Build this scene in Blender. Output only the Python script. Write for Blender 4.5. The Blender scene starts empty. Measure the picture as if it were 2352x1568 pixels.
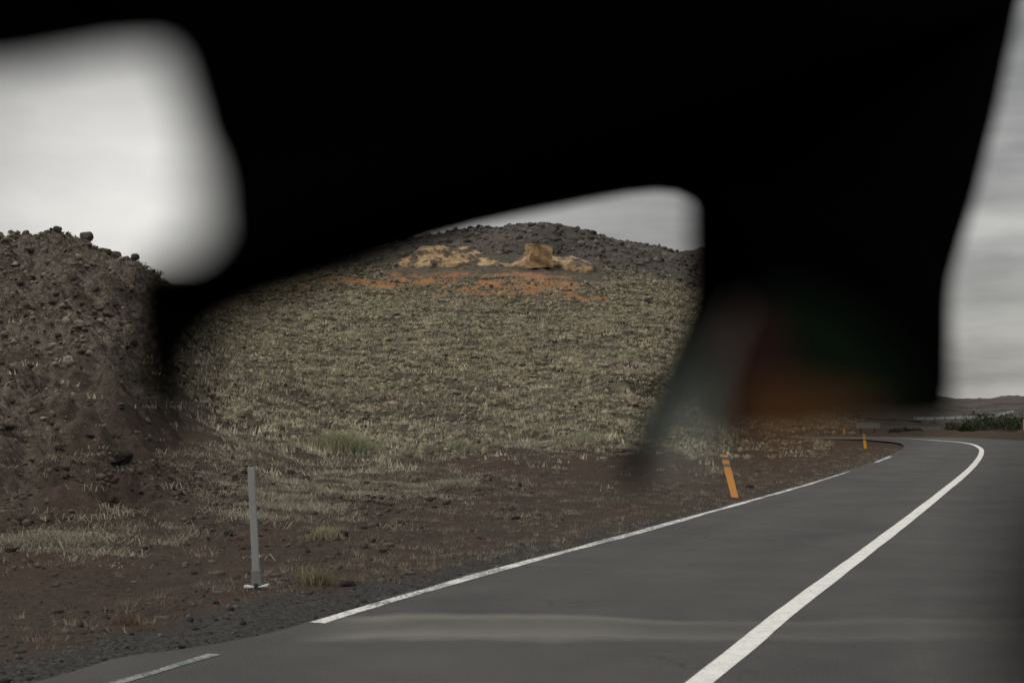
import bpy, bmesh, math, random
import numpy as np
from mathutils import Vector, Matrix

random.seed(7)
rng = np.random.default_rng(7)
scene = bpy.context.scene
COL = scene.collection

# ------------------------------------------------------------------ camera
F = 3267.0                 # focal length in pixels of a 2352 px wide frame (50 mm on 36 mm)
CAM_Z = 1.5
PITCH = math.atan(146 / F)
cam_data = bpy.data.cameras.new('camera')
cam = bpy.data.objects.new('camera', cam_data)
COL.objects.link(cam)
cam.location = (0, 0, CAM_Z)
cam.rotation_euler = (math.pi / 2 + PITCH, 0, 0)
cam_data.sensor_width = 36
cam_data.lens = 50
cam_data.clip_start = 0.01
cam_data.clip_end = 8000
cam_data.dof.use_dof = True
cam_data.dof.focus_distance = 26
cam_data.dof.aperture_fstop = 4.2
scene.camera = cam

# ------------------------------------------------------------------ world, sun, exposure
SUN_EL, SUN_AZ = math.radians(42), math.radians(-130)
world = bpy.data.worlds.new('World')
scene.world = world
world.use_nodes = True
nt = world.node_tree
nt.nodes.clear()


def N(tree, kind, **kw):
    n = tree.nodes.new(kind)
    for k, v in kw.items():
        if k.startswith('i_'):
            n.inputs[k[2:].replace('_', ' ')].default_value = v
        else:
            setattr(n, k, v)
    return n


def L(tree, a, b):
    tree.links.new(a, b)


def math_node(tree, op, a, b=None, c=None, clamp=False):
    n = tree.nodes.new('ShaderNodeMath')
    n.operation = op
    n.use_clamp = clamp
    for i, v in enumerate((a, b, c)):
        if v is None:
            continue
        if isinstance(v, (int, float)):
            n.inputs[i].default_value = v
        else:
            tree.links.new(v, n.inputs[i])
    return n.outputs[0]


def ramp(tree, fac, stops):
    n = tree.nodes.new('ShaderNodeValToRGB')
    els = n.color_ramp.elements
    while len(els) < len(stops):
        els.new(0.5)
    for e, (p, c) in zip(els, stops):
        e.position = p
        e.color = (c, c, c, 1) if isinstance(c, (int, float)) else (*c, 1)
    tree.links.new(fac, n.inputs[0])
    return n.outputs[0]


def mix(tree, fac, a, b, blend='MIX'):
    n = tree.nodes.new('ShaderNodeMix')
    n.data_type = 'RGBA'
    n.blend_type = blend
    for i, v in ((0, fac), (6, a), (7, b)):
        if isinstance(v, (int, float)):
            n.inputs[i].default_value = v
        elif isinstance(v, tuple):
            n.inputs[i].default_value = (*v, 1)
        else:
            tree.links.new(v, n.inputs[i])
    return n.outputs[2]


sky = N(nt, 'ShaderNodeTexSky', sky_type='NISHITA', sun_disc=False, sun_elevation=SUN_EL,
        sun_rotation=SUN_AZ, altitude=300, dust_density=2.0)
bg_sky = N(nt, 'ShaderNodeBackground', i_Strength=0.08)
L(nt, sky.outputs[0], bg_sky.inputs[0])
tc = N(nt, 'ShaderNodeTexCoord')
sep = N(nt, 'ShaderNodeSeparateXYZ')
L(nt, tc.outputs['Generated'], sep.inputs[0])
# cloud layer: stretched noise over the direction, thinner and brighter low down
mp = N(nt, 'ShaderNodeMapping')
mp.inputs['Scale'].default_value = (3.4, 3.4, 8)
L(nt, tc.outputs['Generated'], mp.inputs[0])
nz = N(nt, 'ShaderNodeTexNoise', i_Scale=2.2, i_Detail=5.0, i_Roughness=0.55)
L(nt, mp.outputs[0], nz.inputs['Vector'])
mp2 = N(nt, 'ShaderNodeMapping')
mp2.inputs['Scale'].default_value = (3.6, 3.6, 24)
L(nt, tc.outputs['Generated'], mp2.inputs[0])
nz2 = N(nt, 'ShaderNodeTexNoise', i_Scale=1.6, i_Detail=4.0, i_Roughness=0.5)
L(nt, mp2.outputs[0], nz2.inputs['Vector'])
base = ramp(nt, sep.outputs[2], [(0.0, 0.41), (0.06, 0.39), (0.12, 0.40), (0.17, 0.35), (0.24, 0.24), (0.32, 0.34), (0.55, 0.75), (1.0, 0.95)])
# thin bright cloud ahead and to the left, in front of the veiled sun
gd = Vector((-0.262, 1.0, 0.150)).normalized()
dot = N(nt, 'ShaderNodeVectorMath', operation='DOT_PRODUCT')
dot.inputs[1].default_value = gd
L(nt, tc.outputs['Generated'], dot.inputs[0])
glow = ramp(nt, dot.outputs['Value'], [(0.95, 0.0), (0.982, 0.07), (0.995, 0.22), (1.0, 0.46)])
modA = math_node(nt, 'MULTIPLY_ADD', nz.outputs[0], 1.0, 0.5)
ampB = ramp(nt, math_node(nt, 'MULTIPLY_ADD', sep.outputs[0], 0.5, 0.5), [(0.42, 0.25), (0.60, 1.35)])
modB = math_node(nt, 'MULTIPLY_ADD', math_node(nt, 'SUBTRACT', nz2.outputs[0], 0.5), ampB, 1.0)
val = math_node(nt, 'MULTIPLY', base, modA)
val = math_node(nt, 'MULTIPLY', val, modB)
val = math_node(nt, 'ADD', val, glow)
ccol = mix(nt, 1.0, (1.0, 0.975, 0.925), val, 'MULTIPLY')
bg_cl = N(nt, 'ShaderNodeBackground', i_Strength=1.0)
L(nt, ccol, bg_cl.inputs[0])
mx = N(nt, 'ShaderNodeMixShader')
mx.inputs[0].default_value = 0.9
L(nt, bg_sky.outputs[0], mx.inputs[1])
L(nt, bg_cl.outputs[0], mx.inputs[2])
wo = N(nt, 'ShaderNodeOutputWorld')
L(nt, mx.outputs[0], wo.inputs[0])

sun_data = bpy.data.lights.new('sun', 'SUN')
sun_data.energy = 1.1
sun_data.angle = math.radians(20)
sun_data.color = (1.0, 0.96, 0.9)
sun = bpy.data.objects.new('sun', sun_data)
COL.objects.link(sun)
sdir = Vector((math.sin(SUN_AZ) * math.cos(SUN_EL), math.cos(SUN_AZ) * math.cos(SUN_EL), math.sin(SUN_EL)))
sun.rotation_euler = (-sdir).to_track_quat('-Z', 'Y').to_euler()

scene.view_settings.view_transform = 'Standard'
scene.view_settings.look = 'None'
scene.view_settings.exposure = 0.0
scene.view_settings.gamma = 1.0
scene.cycles.max_bounces = 6
scene.cycles.use_denoising = True

# ------------------------------------------------------------------ helpers


def tag(o, label=None, cat=None, group=None, kind=None):
    if label:
        o['label'] = label
    if cat:
        o['category'] = cat
    if group:
        o['group'] = group
    if kind:
        o['kind'] = kind
    return o


def empty(name, loc, rz=0):
    o = bpy.data.objects.new(name, None)
    COL.objects.link(o)
    o.location = loc
    o.rotation_euler = (0, 0, rz)
    o.empty_display_size = 0.1
    return o


def mesh_obj(name, verts, faces, mat=None, parent=None, smooth=False):
    me = bpy.data.meshes.new(name)
    if isinstance(faces, np.ndarray):
        v = np.asarray(verts, dtype=np.float32)
        k = faces.shape[1]
        me.vertices.add(len(v))
        me.vertices.foreach_set('co', v.ravel())
        me.loops.add(faces.size)
        me.loops.foreach_set('vertex_index', faces.astype(np.int32).ravel())
        me.polygons.add(len(faces))
        me.polygons.foreach_set('loop_start', np.arange(0, faces.size, k, dtype=np.int32))
        me.polygons.foreach_set('loop_total', np.full(len(faces), k, dtype=np.int32))
        me.update(calc_edges=True)
    else:
        me.from_pydata([tuple(map(float, v)) for v in verts], [], faces)
        me.update()
    if smooth:
        me.polygons.foreach_set('use_smooth', np.ones(len(me.polygons), dtype=bool))
    if mat:
        me.materials.append(mat)
    o = bpy.data.objects.new(name, me)
    COL.objects.link(o)
    if parent:
        o.parent = parent
    return o


def bm_obj(name, bm, mat, parent=None, smooth=False):
    me = bpy.data.meshes.new(name)
    bmesh.ops.recalc_face_normals(bm, faces=bm.faces)
    bm.to_mesh(me)
    bm.free()
    if smooth:
        me.polygons.foreach_set('use_smooth', np.ones(len(me.polygons), dtype=bool))
    me.materials.append(mat)
    o = bpy.data.objects.new(name, me)
    COL.objects.link(o)
    if parent:
        o.parent = parent
    return o


def float_attr(me, name, arr):
    a = me.attributes.new(name, 'FLOAT', 'POINT')
    a.data.foreach_set('value', np.asarray(arr, dtype=np.float32).ravel())


def color_attr(me, name, arr):
    a = me.attributes.new(name, 'FLOAT_COLOR', 'POINT')
    c = np.ones((len(arr), 4), dtype=np.float32)
    c[:, :3] = arr
    a.data.foreach_set('color', c.ravel())


# lattice value noise
_tab = rng.random((256, 256))


def vnoise(x, y):
    xi = np.floor(x).astype(int)
    yi = np.floor(y).astype(int)
    fx = x - xi
    fy = y - yi
    fx = fx * fx * (3 - 2 * fx)
    fy = fy * fy * (3 - 2 * fy)
    a = _tab[xi % 256, yi % 256]
    b = _tab[(xi + 1) % 256, yi % 256]
    c = _tab[xi % 256, (yi + 1) % 256]
    d = _tab[(xi + 1) % 256, (yi + 1) % 256]
    return (a * (1 - fx) + b * fx) * (1 - fy) + (c * (1 - fx) + d * fx) * fy


def fbm(x, y, octs=4, gain=0.5):
    x = np.asarray(x, float)
    y = np.asarray(y, float)
    s = np.zeros(np.broadcast(x, y).shape)
    amp, tot = 1.0, 0.0
    for i in range(octs):
        s = s + amp * vnoise(x * 2 ** i + 17.3 * i, y * 2 ** i + 9.1 * i)
        tot += amp
        amp *= gain
    return s / tot            # 0..1, mean 0.5


def sstep(a, b, x):
    t = np.clip((x - a) / (b - a), 0, 1)
    return t * t * (3 - 2 * t)


# ------------------------------------------------------------------ road centre line
def unproject(px, py):
    t = (784 - py) / F
    dy, dz = math.cos(PITCH) - t * math.sin(PITCH), math.sin(PITCH) + t * math.cos(PITCH)
    k = -CAM_Z / dz
    return ((px - 1176) / F * k, dy * k)


CTRL = np.array([(-40, -84), (-19.6, -40), (-10.0, -20), (-5.95, -10), (-1.97, 0), (1.01, 7.76)]
                + [unproject(*p) for p in ((1795, 1413.6), (1956, 1291.7), (2106.7, 1176.6), (2211.6, 1092), (2242, 1061.5), (2254, 1041), (2251, 1029), (2226, 1018.5), (2170, 1012.5))]
                + [(17.4, 64.2), (14.0, 66.0), (11.0, 66.4)])


def catmull(P, step=0.25):
    out = []
    Q = np.vstack([2 * P[0] - P[1], P, 2 * P[-1] - P[-2]])
    for i in range(1, len(Q) - 2):
        n = max(2, int(np.linalg.norm(Q[i + 1] - Q[i]) / step))
        for k in range(n):
            t = k / n
            out.append(0.5 * ((2 * Q[i]) + (-Q[i - 1] + Q[i + 1]) * t + (2 * Q[i - 1] - 5 * Q[i] + 4 * Q[i + 1] - Q[i + 2]) * t * t
                              + (-Q[i - 1] + 3 * Q[i] - 3 * Q[i + 1] + Q[i + 2]) * t ** 3))
    out.append(Q[-2])
    return np.array(out)


CL = catmull(CTRL)
TAN = np.gradient(CL, axis=0)
TAN /= np.linalg.norm(TAN, axis=1)[:, None]
NRM = np.stack([TAN[:, 1], -TAN[:, 0]], 1)          # right-hand side
LANE = np.interp(np.arange(len(CL)), *zip(*[(int(np.argmin(np.abs(CL[:int(np.argmax(CL[:, 1])), 1] - yy))), vv) for yy, vv in
                 ((-80, 2.95), (11.5, 2.94), (14, 2.85), (20, 2.70), (26, 2.55), (36, 2.47), (50, 2.5))]))   # near-side lane width along the road
FAR = catmull(np.array([(36.0, 147.0), (41, 149), (46, 151.5), (61, 174), (85, 215), (150, 300)]), 1.0)


def road_dist(X, Y):
    """signed distance from the centre line (right positive), nearest sample"""
    pts = np.stack([X.ravel(), Y.ravel()], 1)
    best = np.full(len(pts), 1e9)
    sgn = np.zeros(len(pts))
    sub = np.nonzero((pts[:, 1] > -60) & (pts[:, 1] < 85) & (np.abs(pts[:, 0]) < 60))[0]
    cl, nr = CL[::2], NRM[::2]
    for c0 in range(0, len(sub), 20000):
        ii = sub[c0:c0 + 20000]
        d = pts[ii][:, None, :] - cl[None]
        d2 = (d ** 2).sum(2)
        k = d2.argmin(1)
        best[ii] = np.sqrt(d2[np.arange(len(ii)), k])
        sgn[ii] = np.sign((d[np.arange(len(ii)), k] * nr[k]).sum(1))
    return (best * np.where(sgn == 0, 1, sgn)).reshape(X.shape)


# ------------------------------------------------------------------ terrain height
def flat_y(Y):
    return 930 + CAM_Z * F / Y


COLS = {
    -3000: [(12, 0), (16, 1110), (25, 900), (60, 570), (90, 640), (200, 740), (700, 880)],
    -300: [(13, 0), (15, 1180), (17.5, 1095), (20, 1045), (26, 930), (40, 720), (60, 545), (75, 600), (150, 740), (700, 880)],
    0: [(13, 0), (15, 1185), (17.5, 1100), (20, 1050), (26, 940), (40, 735), (60, 549), (75, 600), (150, 730), (700, 880)],
    130: [(13, 0), (15, 1190), (17.5, 1105), (20, 1055), (26, 945), (40, 745), (60, 556), (75, 605), (150, 720), (700, 880)],
    250: [(13, 0), (15.5, 1195), (18, 1115), (21, 1065), (26, 965), (40, 765), (60, 586), (75, 625), (150, 710), (700, 880)],
    330: [(13.5, 0), (16, 1195), (20, 1110), (26, 1015), (40, 815), (58, 622), (75, 645), (150, 700), (700, 880)],
    420: [(14, 0), (17, 1175), (21, 1100), (27, 1010), (36, 890), (45, 800), (60, 715), (80, 690), (110, 655), (150, 675), (700, 880)],
    520: [(15, 0), (19, 1155), (25, 1070), (33, 990), (45, 895), (60, 820), (85, 745), (110, 700), (140, 645), (160, 655), (700, 880)],
    740: [(17, 0), (25, 1115), (33, 1060), (45, 975), (60, 900), (85, 790), (110, 690), (125, 630), (150, 606), (180, 620), (700, 880)],
    920: [(17, 0), (25, 1120), (33, 1065), (45, 985), (60, 905), (85, 795), (110, 690), (124, 628), (134, 590), (150, 565), (170, 552), (200, 590), (700, 880)],
    1087: [(17, 0), (26, 1110), (35, 1055), (45, 990), (60, 910), (85, 795), (110, 690), (124, 625), (134, 588), (150, 548), (170, 517), (200, 560), (700, 880)],
    1240: [(18, 0), (26, 1112), (35, 1056), (45, 992), (60, 912), (85, 795), (110, 690), (124, 625), (134, 588), (150, 540), (170, 504), (200, 560), (700, 880)],
    1330: [(19, 0), (27, 1106), (36, 1052), (45, 994), (60, 915), (85, 797), (110, 692), (124, 630), (140, 580), (155, 545), (170, 521), (200, 580), (700, 880)],
    1450: [(22, 0), (30, 1088), (38, 1045), (46, 1000), (60, 925), (85, 800), (110, 695), (125, 640), (145, 590), (170, 551), (200, 600), (700, 880)],
    1520: [(24, 0), (33, 1075), (42, 1025), (50, 985), (60, 935), (85, 810), (110, 700), (125, 650), (145, 605), (170, 566), (220, 590), (700, 880)],
    1620: [(27, 0), (36, 1065), (46, 1018), (56, 965), (66, 915), (85, 830), (110, 730), (140, 650), (180, 590), (240, 553), (300, 600), (700, 880)],
    1690: [(30, 0), (40, 1052), (50, 1018), (60, 990), (75, 945), (110, 850), (150, 740), (240, 600), (300, 640), (700, 880)],
    1800: [(34, 0), (60, 1011), (75, 985), (110, 930), (145, 880), (180, 830), (240, 745), (300, 760), (700, 885)],
    1950: [(40, 0), (75, 993), (110, 975), (150, 964), (180, 940), (230, 880), (270, 860), (340, 870), (700, 915)],
    2170: [(60, 0), (75, 994), (110, 978), (150, 974), (180, 967), (220, 943), (270, 919), (340, 922), (700, 920)],
    2352: [(60, 0), (75, 993), (110, 978), (150, 974), (180, 967), (220, 938), (270, 913), (340, 918), (700, 920)],
    4000: [(60, 0), (75, 993), (110, 978), (150, 974), (180, 967), (220, 938), (270, 910), (340, 915), (700, 920)],
}
RT = np.exp(np.linspace(math.log(2), math.log(3000), 700))
PX = np.concatenate([np.arange(-3000, -400, 100), np.arange(-400, 2600, 10), np.arange(2600, 4001, 100)]).astype(float)
keys = sorted(COLS)
prof = []
for k in keys:
    pts = COLS[k]
    Ys = [2.0] + [p[0] for p in pts]
    zs = [0.0] + [0.0 if p[1] == 0 else CAM_Z + p[0] * (930 - p[1]) / F for p in pts]
    Ys += [1500, 3000]
    zs += [zs[-1] * 0.5, 0.0]
    prof.append(np.interp(RT, Ys, zs))
prof = np.array(prof)
ZT = np.array([[0.0]])
ZT = np.stack([np.interp(PX, keys, prof[:, j]) for j in range(len(RT))], 1)     # px x r


def smooth1(A, n, axis):
    k = np.hanning(n + 2)[1:-1]
    k /= k.sum()
    pad = [(0, 0), (0, 0)]
    pad[axis] = (n // 2, n // 2)
    B = np.pad(A, pad, mode='edge')
    return np.apply_along_axis(lambda v: np.convolve(v, k, 'valid'), axis, B)


ZT = smooth1(ZT, 9, 1)
ZT = smooth1(ZT, 7, 0)


def bilerp(px, Y):
    fx = np.interp(px, PX, np.arange(len(PX)))
    fy = np.interp(Y, RT, np.arange(len(RT)))
    x0 = np.clip(fx.astype(int), 0, len(PX) - 2)
    y0 = np.clip(fy.astype(int), 0, len(RT) - 2)
    tx, ty = fx - x0, fy - y0
    return ((ZT[x0, y0] * (1 - tx) + ZT[x0 + 1, y0] * tx) * (1 - ty) + (ZT[x0, y0 + 1] * (1 - tx) + ZT[x0 + 1, y0 + 1] * tx) * ty)


def height(X, Y, rd=None):
    X = np.asarray(X, float)
    Y = np.asarray(Y, float)
    if rd is None:
        rd = road_dist(X, Y)
    r = np.hypot(X, Y)
    th = np.arctan2(X, Y)
    tcl = np.clip(th, -1.02, 0.72)
    px = 1176 + F * np.tan(tcl)
    Yp = np.where(np.abs(th) < 0.45, Y, r * math.cos(0.45))
    z = bilerp(px, np.maximum(Yp, 2.01))
    behind = sstep(1.2, 2.2, np.abs(th))
    z = z * (1 - behind)
    a = np.abs(rd)
    away = sstep(3.6, 8.0, a)
    mound = sstep(430, 330, px) * sstep(13, 20, Yp) * (1 - sstep(90, 160, Yp))
    field = sstep(18, 45, Yp) * (1 - mound)
    n1 = fbm(X / 7, Y / 7, 3) - 0.5
    n2 = fbm(X / 1.6 + 50, Y / 1.6, 3) - 0.5
    n3 = fbm(X / 0.45 + 90, Y / 0.45 + 3, 3) - 0.5
    # rocky ledges of the mound: ridged noise
    n4 = 1 - np.abs(fbm(X / 2.4 + 31, Y / 2.4 + 11, 4) - 0.5) * 4
    far = sstep(185, 260, Yp)
    fd = np.full(X.shape, 1e9)
    for fp in FAR[::3]:
        fd = np.minimum(fd, np.hypot(X - fp[0], Y - fp[1]))
    dz = away * (field * (0.7 * n1 + 0.42 * n2 + 0.12 * n3) + mound * (0.9 * n1 + 1.1 * n2 + 0.75 * n3 + 0.75 * (n4 - 0.45)) + 0.20 * n2 + 0.15 * n3
                 + far * 3.0 * (fbm(X / 30, Y / 30, 4) - 0.5))
    shoulder = sstep(3.2, 4.2, a) * (1 - away)
    dz = dz + shoulder * (0.05 * n2 + 0.10 * n3)
    dz = dz * sstep(4, 12, fd)
    # the road runs level; the ground falls a little below it and blends in over the verge
    flat = sstep(3.4, 6.5, a)
    z = z * flat - 0.05 * (1 - sstep(3.0, 3.5, a)) * 1.0 - 0.02
    z = z - 0.3 * (1 - sstep(3.4, 6, fd))
    return z + dz


def px_of(X, Y):
    return 1176 + F * X / np.maximum(Y, 0.1)


def ypx_of(Y, z):
    return 930 - F * (z - CAM_Z) / np.maximum(Y, 0.1)


def ground_point(px, y, lo=6.0, hi=280.0):
    """first ground point met by the sight line"""
    Ys = np.exp(np.linspace(math.log(lo), math.log(hi), 1500))
    X = (px - 1176) / F * Ys
    z = height(X, Ys)
    ray = CAM_Z + Ys * (930 - y) / F
    k = np.nonzero(z >= ray)[0]
    i = k[0] if len(k) else len(Ys) - 1
    return float(X[i]), float(Ys[i]), float(z[i])


# ------------------------------------------------------------------ materials
def new_mat(name):
    m = bpy.data.materials.new(name)
    m.use_nodes = True
    t = m.node_tree
    b = t.nodes['Principled BSDF']
    b.inputs['Specular IOR Level'].default_value = 0.25
    return m, t, b


def attr(t, name, kind='Fac'):
    n = t.nodes.new('ShaderNodeAttribute')
    n.attribute_name = name
    return n.outputs[kind]


def noise(t, scale, detail=4.0, rough=0.55, vec=None, stretch=None):
    n = t.nodes.new('ShaderNodeTexNoise')
    n.inputs['Scale'].default_value = scale
    n.inputs['Detail'].default_value = detail
    n.inputs['Roughness'].default_value = rough
    c = t.nodes.new('ShaderNodeTexCoord').outputs['Object'] if vec is None else vec
    if stretch:
        m = t.nodes.new('ShaderNodeMapping')
        m.inputs['Scale'].default_value = stretch
        t.links.new(c, m.inputs[0])
        c = m.outputs[0]
    t.links.new(c, n.inputs['Vector'])
    return n.outputs[0]


def bump(t, b, h, strength=0.5, dist=0.05):
    n = t.nodes.new('ShaderNodeBump')
    n.inputs['Strength'].default_value = strength
    n.inputs['Distance'].default_value = dist
    t.links.new(h, n.inputs['Height'])
    t.links.new(n.outputs[0], b.inputs['Normal'])


def ground_material():
    m, t, b = new_mat('volcanic_soil')
    f1 = noise(t, 14, 6, 0.65)
    f4 = noise(t, 5.5, 7, 0.75)
    f2 = noise(t, 1.1, 5, 0.6)
    f3 = noise(t, 60, 3, 0.6)
    soil = mix(t, ramp(t, f2, [(0.35, 0.0), (0.68, 1.0)]), (0.070, 0.049, 0.039), (0.039, 0.032, 0.028))
    soil = mix(t, ramp(t, f1, [(0.40, 0.0), (0.72, 0.8)]), soil, (0.115, 0.085, 0.066))
    soil = mix(t, ramp(t, f3, [(0.62, 0.0), (0.72, 0.7)]), soil, (0.17, 0.15, 0.125))
    red = noise(t, 0.5, 4, 0.6)
    soil = mix(t, ramp(t, red, [(0.5, 0.0), (0.70, 0.40)]), soil, (0.082, 0.051, 0.038))
    gravel = mix(t, ramp(t, noise(t, 30, 4, 0.7), [(0.35, 0.0), (0.65, 1.0)]), (0.022, 0.022, 0.022), (0.105, 0.102, 0.096))
    c = mix(t, attr(t, 'gravel'), soil, gravel)
    grass = mix(t, ramp(t, noise(t, 3.2, 6, 0.7), [(0.38, 0.0), (0.64, 1.0)]), (0.045, 0.038, 0.031), (0.15, 0.135, 0.105))
    c = mix(t, attr(t, 'grassy'), c, grass)
    rock = mix(t, ramp(t, f4, [(0.38, 0.0), (0.66, 1.0)]), (0.038, 0.030, 0.025), (0.24, 0.20, 0.165))
    rock = mix(t, ramp(t, noise(t, 0.55, 5, 0.6), [(0.54, 0.0), (0.66, 0.5)]), rock, (0.048, 0.05, 0.024))
    c = mix(t, attr(t, 'rocky'), c, rock)
    och = mix(t, noise(t, 6, 4, 0.6), (0.27, 0.115, 0.045), (0.40, 0.225, 0.115))
    c = mix(t, math_node(t, 'MULTIPLY', attr(t, 'ochre'), ramp(t, noise(t, 1.7, 6, 0.75), [(0.36, 0.35), (0.54, 1.0)])), c, och)
    dark = mix(t, ramp(t, noise(t, 0.12, 6, 0.65), [(0.4, 0.0), (0.6, 1.0)]), (0.055, 0.048, 0.043), (0.105, 0.093, 0.080))
    c = mix(t, attr(t, 'plateau'), c, dark)
    t.links.new(c, b.inputs['Base Color'])
    b.inputs['Roughness'].default_value = 0.95
    b.inputs['Specular IOR Level'].default_value = 0.1
    hsum = math_node(t, 'ADD', f1, math_node(t, 'MULTIPLY', f3, 0.35))
    bump(t, b, hsum, 0.9, 0.07)
    return m


def asphalt_material():
    m, t, b = new_mat('asphalt')
    lat = attr(t, 'lateral')
    grain = ramp(t, noise(t, 75, 4, 0.8), [(0.34, 0.0), (0.66, 1.0)])
    c = mix(t, grain, (0.020, 0.0195, 0.0195), (0.104, 0.100, 0.098))
    tracks = noise(t, 0.8, 4, 0.6)
    c = mix(t, ramp(t, tracks, [(0.35, 0.0), (0.7, 0.45)]), c, (0.125, 0.12, 0.114))
    # polished, darker wheel tracks
    w = math_node(t, 'ABSOLUTE', math_node(t, 'SUBTRACT', math_node(t, 'ABSOLUTE', math_node(t, 'SUBTRACT', math_node(t, 'ABSOLUTE', lat), 1.5)), 0.72))
    w = math_node(t, 'ADD', w, math_node(t, 'MULTIPLY', noise(t, 0.6, 3), 0.25))
    c = mix(t, ramp(t, w, [(0.10, 0.42), (0.46, 0.0)]), c, (0.055, 0.054, 0.054))
    crack = t.nodes.new('ShaderNodeTexVoronoi')
    crack.feature = 'DISTANCE_TO_EDGE'
    crack.inputs['Scale'].default_value = 0.45
    cw = t.nodes.new('ShaderNodeVectorMath')
    cw.operation = 'ADD'
    ctc = t.nodes.new('ShaderNodeTexCoord').outputs['Object']
    cn = t.nodes.new('ShaderNodeTexNoise')
    cn.inputs['Scale'].default_value = 1.8
    cn.inputs['Detail'].default_value = 5
    t.links.new(ctc, cw.inputs[0])
    t.links.new(ctc, cn.inputs['Vector'])
    t.links.new(cn.outputs['Color'], cw.inputs[1])
    t.links.new(cw.outputs[0], crack.inputs['Vector'])
    cm = math_node(t, 'MULTIPLY', ramp(t, crack.outputs['Distance'], [(0.0, 0.6), (0.012, 0.0)]), ramp(t, noise(t, 0.35, 2), [(0.52, 0.0), (0.62, 1.0)]))
    c = mix(t, cm, c, (0.02, 0.02, 0.02))
    c = mix(t, ramp(t, noise(t, 0.22, 5, 0.65), [(0.42, 0.0), (0.66, 0.35)]), c, (0.115, 0.11, 0.104))
    # windscreen reflection painted into the asphalt colour as a pale band
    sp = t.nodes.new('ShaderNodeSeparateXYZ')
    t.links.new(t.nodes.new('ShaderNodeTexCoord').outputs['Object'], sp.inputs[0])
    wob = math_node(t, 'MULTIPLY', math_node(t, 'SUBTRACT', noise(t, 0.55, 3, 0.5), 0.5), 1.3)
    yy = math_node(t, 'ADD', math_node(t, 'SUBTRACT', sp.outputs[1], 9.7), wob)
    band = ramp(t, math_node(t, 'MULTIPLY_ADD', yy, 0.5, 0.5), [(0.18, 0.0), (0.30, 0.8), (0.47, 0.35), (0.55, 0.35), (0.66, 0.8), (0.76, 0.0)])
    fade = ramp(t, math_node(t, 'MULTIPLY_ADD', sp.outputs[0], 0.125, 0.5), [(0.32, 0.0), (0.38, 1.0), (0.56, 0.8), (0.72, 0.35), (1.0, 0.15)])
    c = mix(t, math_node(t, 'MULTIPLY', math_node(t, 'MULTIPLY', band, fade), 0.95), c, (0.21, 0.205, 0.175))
    t.links.new(c, b.inputs['Base Color'])
    b.inputs['Roughness'].default_value = 0.82
    bump(t, b, grain, 0.5, 0.008)
    return m


def paint_material(name, wear, tint=(0.80, 0.79, 0.76)):
    m, t, b = new_mat(name)
    k = math_node(t, 'ADD', noise(t, 28, 4, 0.75), math_node(t, 'MULTIPLY', noise(t, 1.3, 3, 0.6), 0.5))
    c = mix(t, ramp(t, k, [(wear, 1.0), (wear + 0.10, 0.0)]), tint, (0.08, 0.105, 0.10))
    c = mix(t, ramp(t, noise(t, 9, 5, 0.7), [(0.42, 0.0), (0.70, 0.5)]), c, (0.40, 0.39, 0.365))
    t.links.new(c, b.inputs['Base Color'])
    b.inputs['Roughness'].default_value = 0.7
    return m


def vcol_material(name, rough=0.9, nscale=30, amt=0.35):
    m, t, b = new_mat(name)
    c = attr(t, 'Col', 'Color')
    c = mix(t, math_node(t, 'MULTIPLY', noise(t, nscale, 3), amt), c, (0.02, 0.018, 0.015))
    t.links.new(c, b.inputs['Base Color'])
    b.inputs['Roughness'].default_value = rough
    b.inputs['Specular IOR Level'].default_value = 0.1
    return m


def rock_material(name, dark, light, moss=0.0, scale=4.0):
    m, t, b = new_mat(name)
    a = noise(t, scale, 7, 0.7)
    c = mix(t, ramp(t, a, [(0.36, 0.0), (0.66, 1.0)]), dark, light)
    if moss:
        c = mix(t, ramp(t, noise(t, scale * 0.5, 4, 0.6), [(0.55, 0.0), (0.68, moss)]), c, (0.16, 0.155, 0.12))
    t.links.new(c, b.inputs['Base Color'])
    b.inputs['Roughness'].default_value = 0.95
    b.inputs['Specular IOR Level'].default_value = 0.1
    bump(t, b, a, 0.8, 0.12)
    return m


def plain_material(name, c1, c2, scale=20, rough=0.6, b_str=0.0, spec=0.25):
    m, t, b = new_mat(name)
    a = noise(t, scale, 4, 0.6)
    t.links.new(mix(t, a, c1, c2), b.inputs['Base Color'])
    b.inputs['Roughness'].default_value = rough
    b.inputs['Specular IOR Level'].default_value = spec
    if b_str:
        bump(t, b, a, b_str, 0.005)
    return m


M_GROUND = ground_material()
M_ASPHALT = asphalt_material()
M_LINE = paint_material('centre_line_paint', 0.53)
M_EDGE = paint_material('edge_line_paint', 0.69)
M_GRASS = vcol_material('dry_grass', 0.9, 3, 0.2)
_t = M_GRASS.node_tree
_b = _t.nodes['Principled BSDF']
_tr = _t.nodes.new('ShaderNodeBsdfTranslucent')
_t.links.new(_b.inputs['Base Color'].links[0].from_socket, _tr.inputs[0])
_ms = _t.nodes.new('ShaderNodeMixShader')
_ms.inputs[0].default_value = 0.45
_t.links.new(_b.outputs[0], _ms.inputs[1])
_t.links.new(_tr.outputs[0], _ms.inputs[2])
_t.links.new(_ms.outputs[0], _t.nodes['Material Output'].inputs[0])
M_STONE = vcol_material('rubble_stone', 0.95, 9, 0.5)
M_LAVA = rock_material('lava_rock', (0.040, 0.034, 0.030), (0.17, 0.145, 0.125))
M_PALE_ROCK = rock_material('pale_rock', (0.07, 0.055, 0.045), (0.20, 0.165, 0.135))
M_MOSS_ROCK = rock_material('moss_rock', (0.030, 0.026, 0.023), (0.085, 0.072, 0.06), 0.8, 6.0)
M_SAND_ROCK, _t, _b = new_mat('sandstone')
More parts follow.
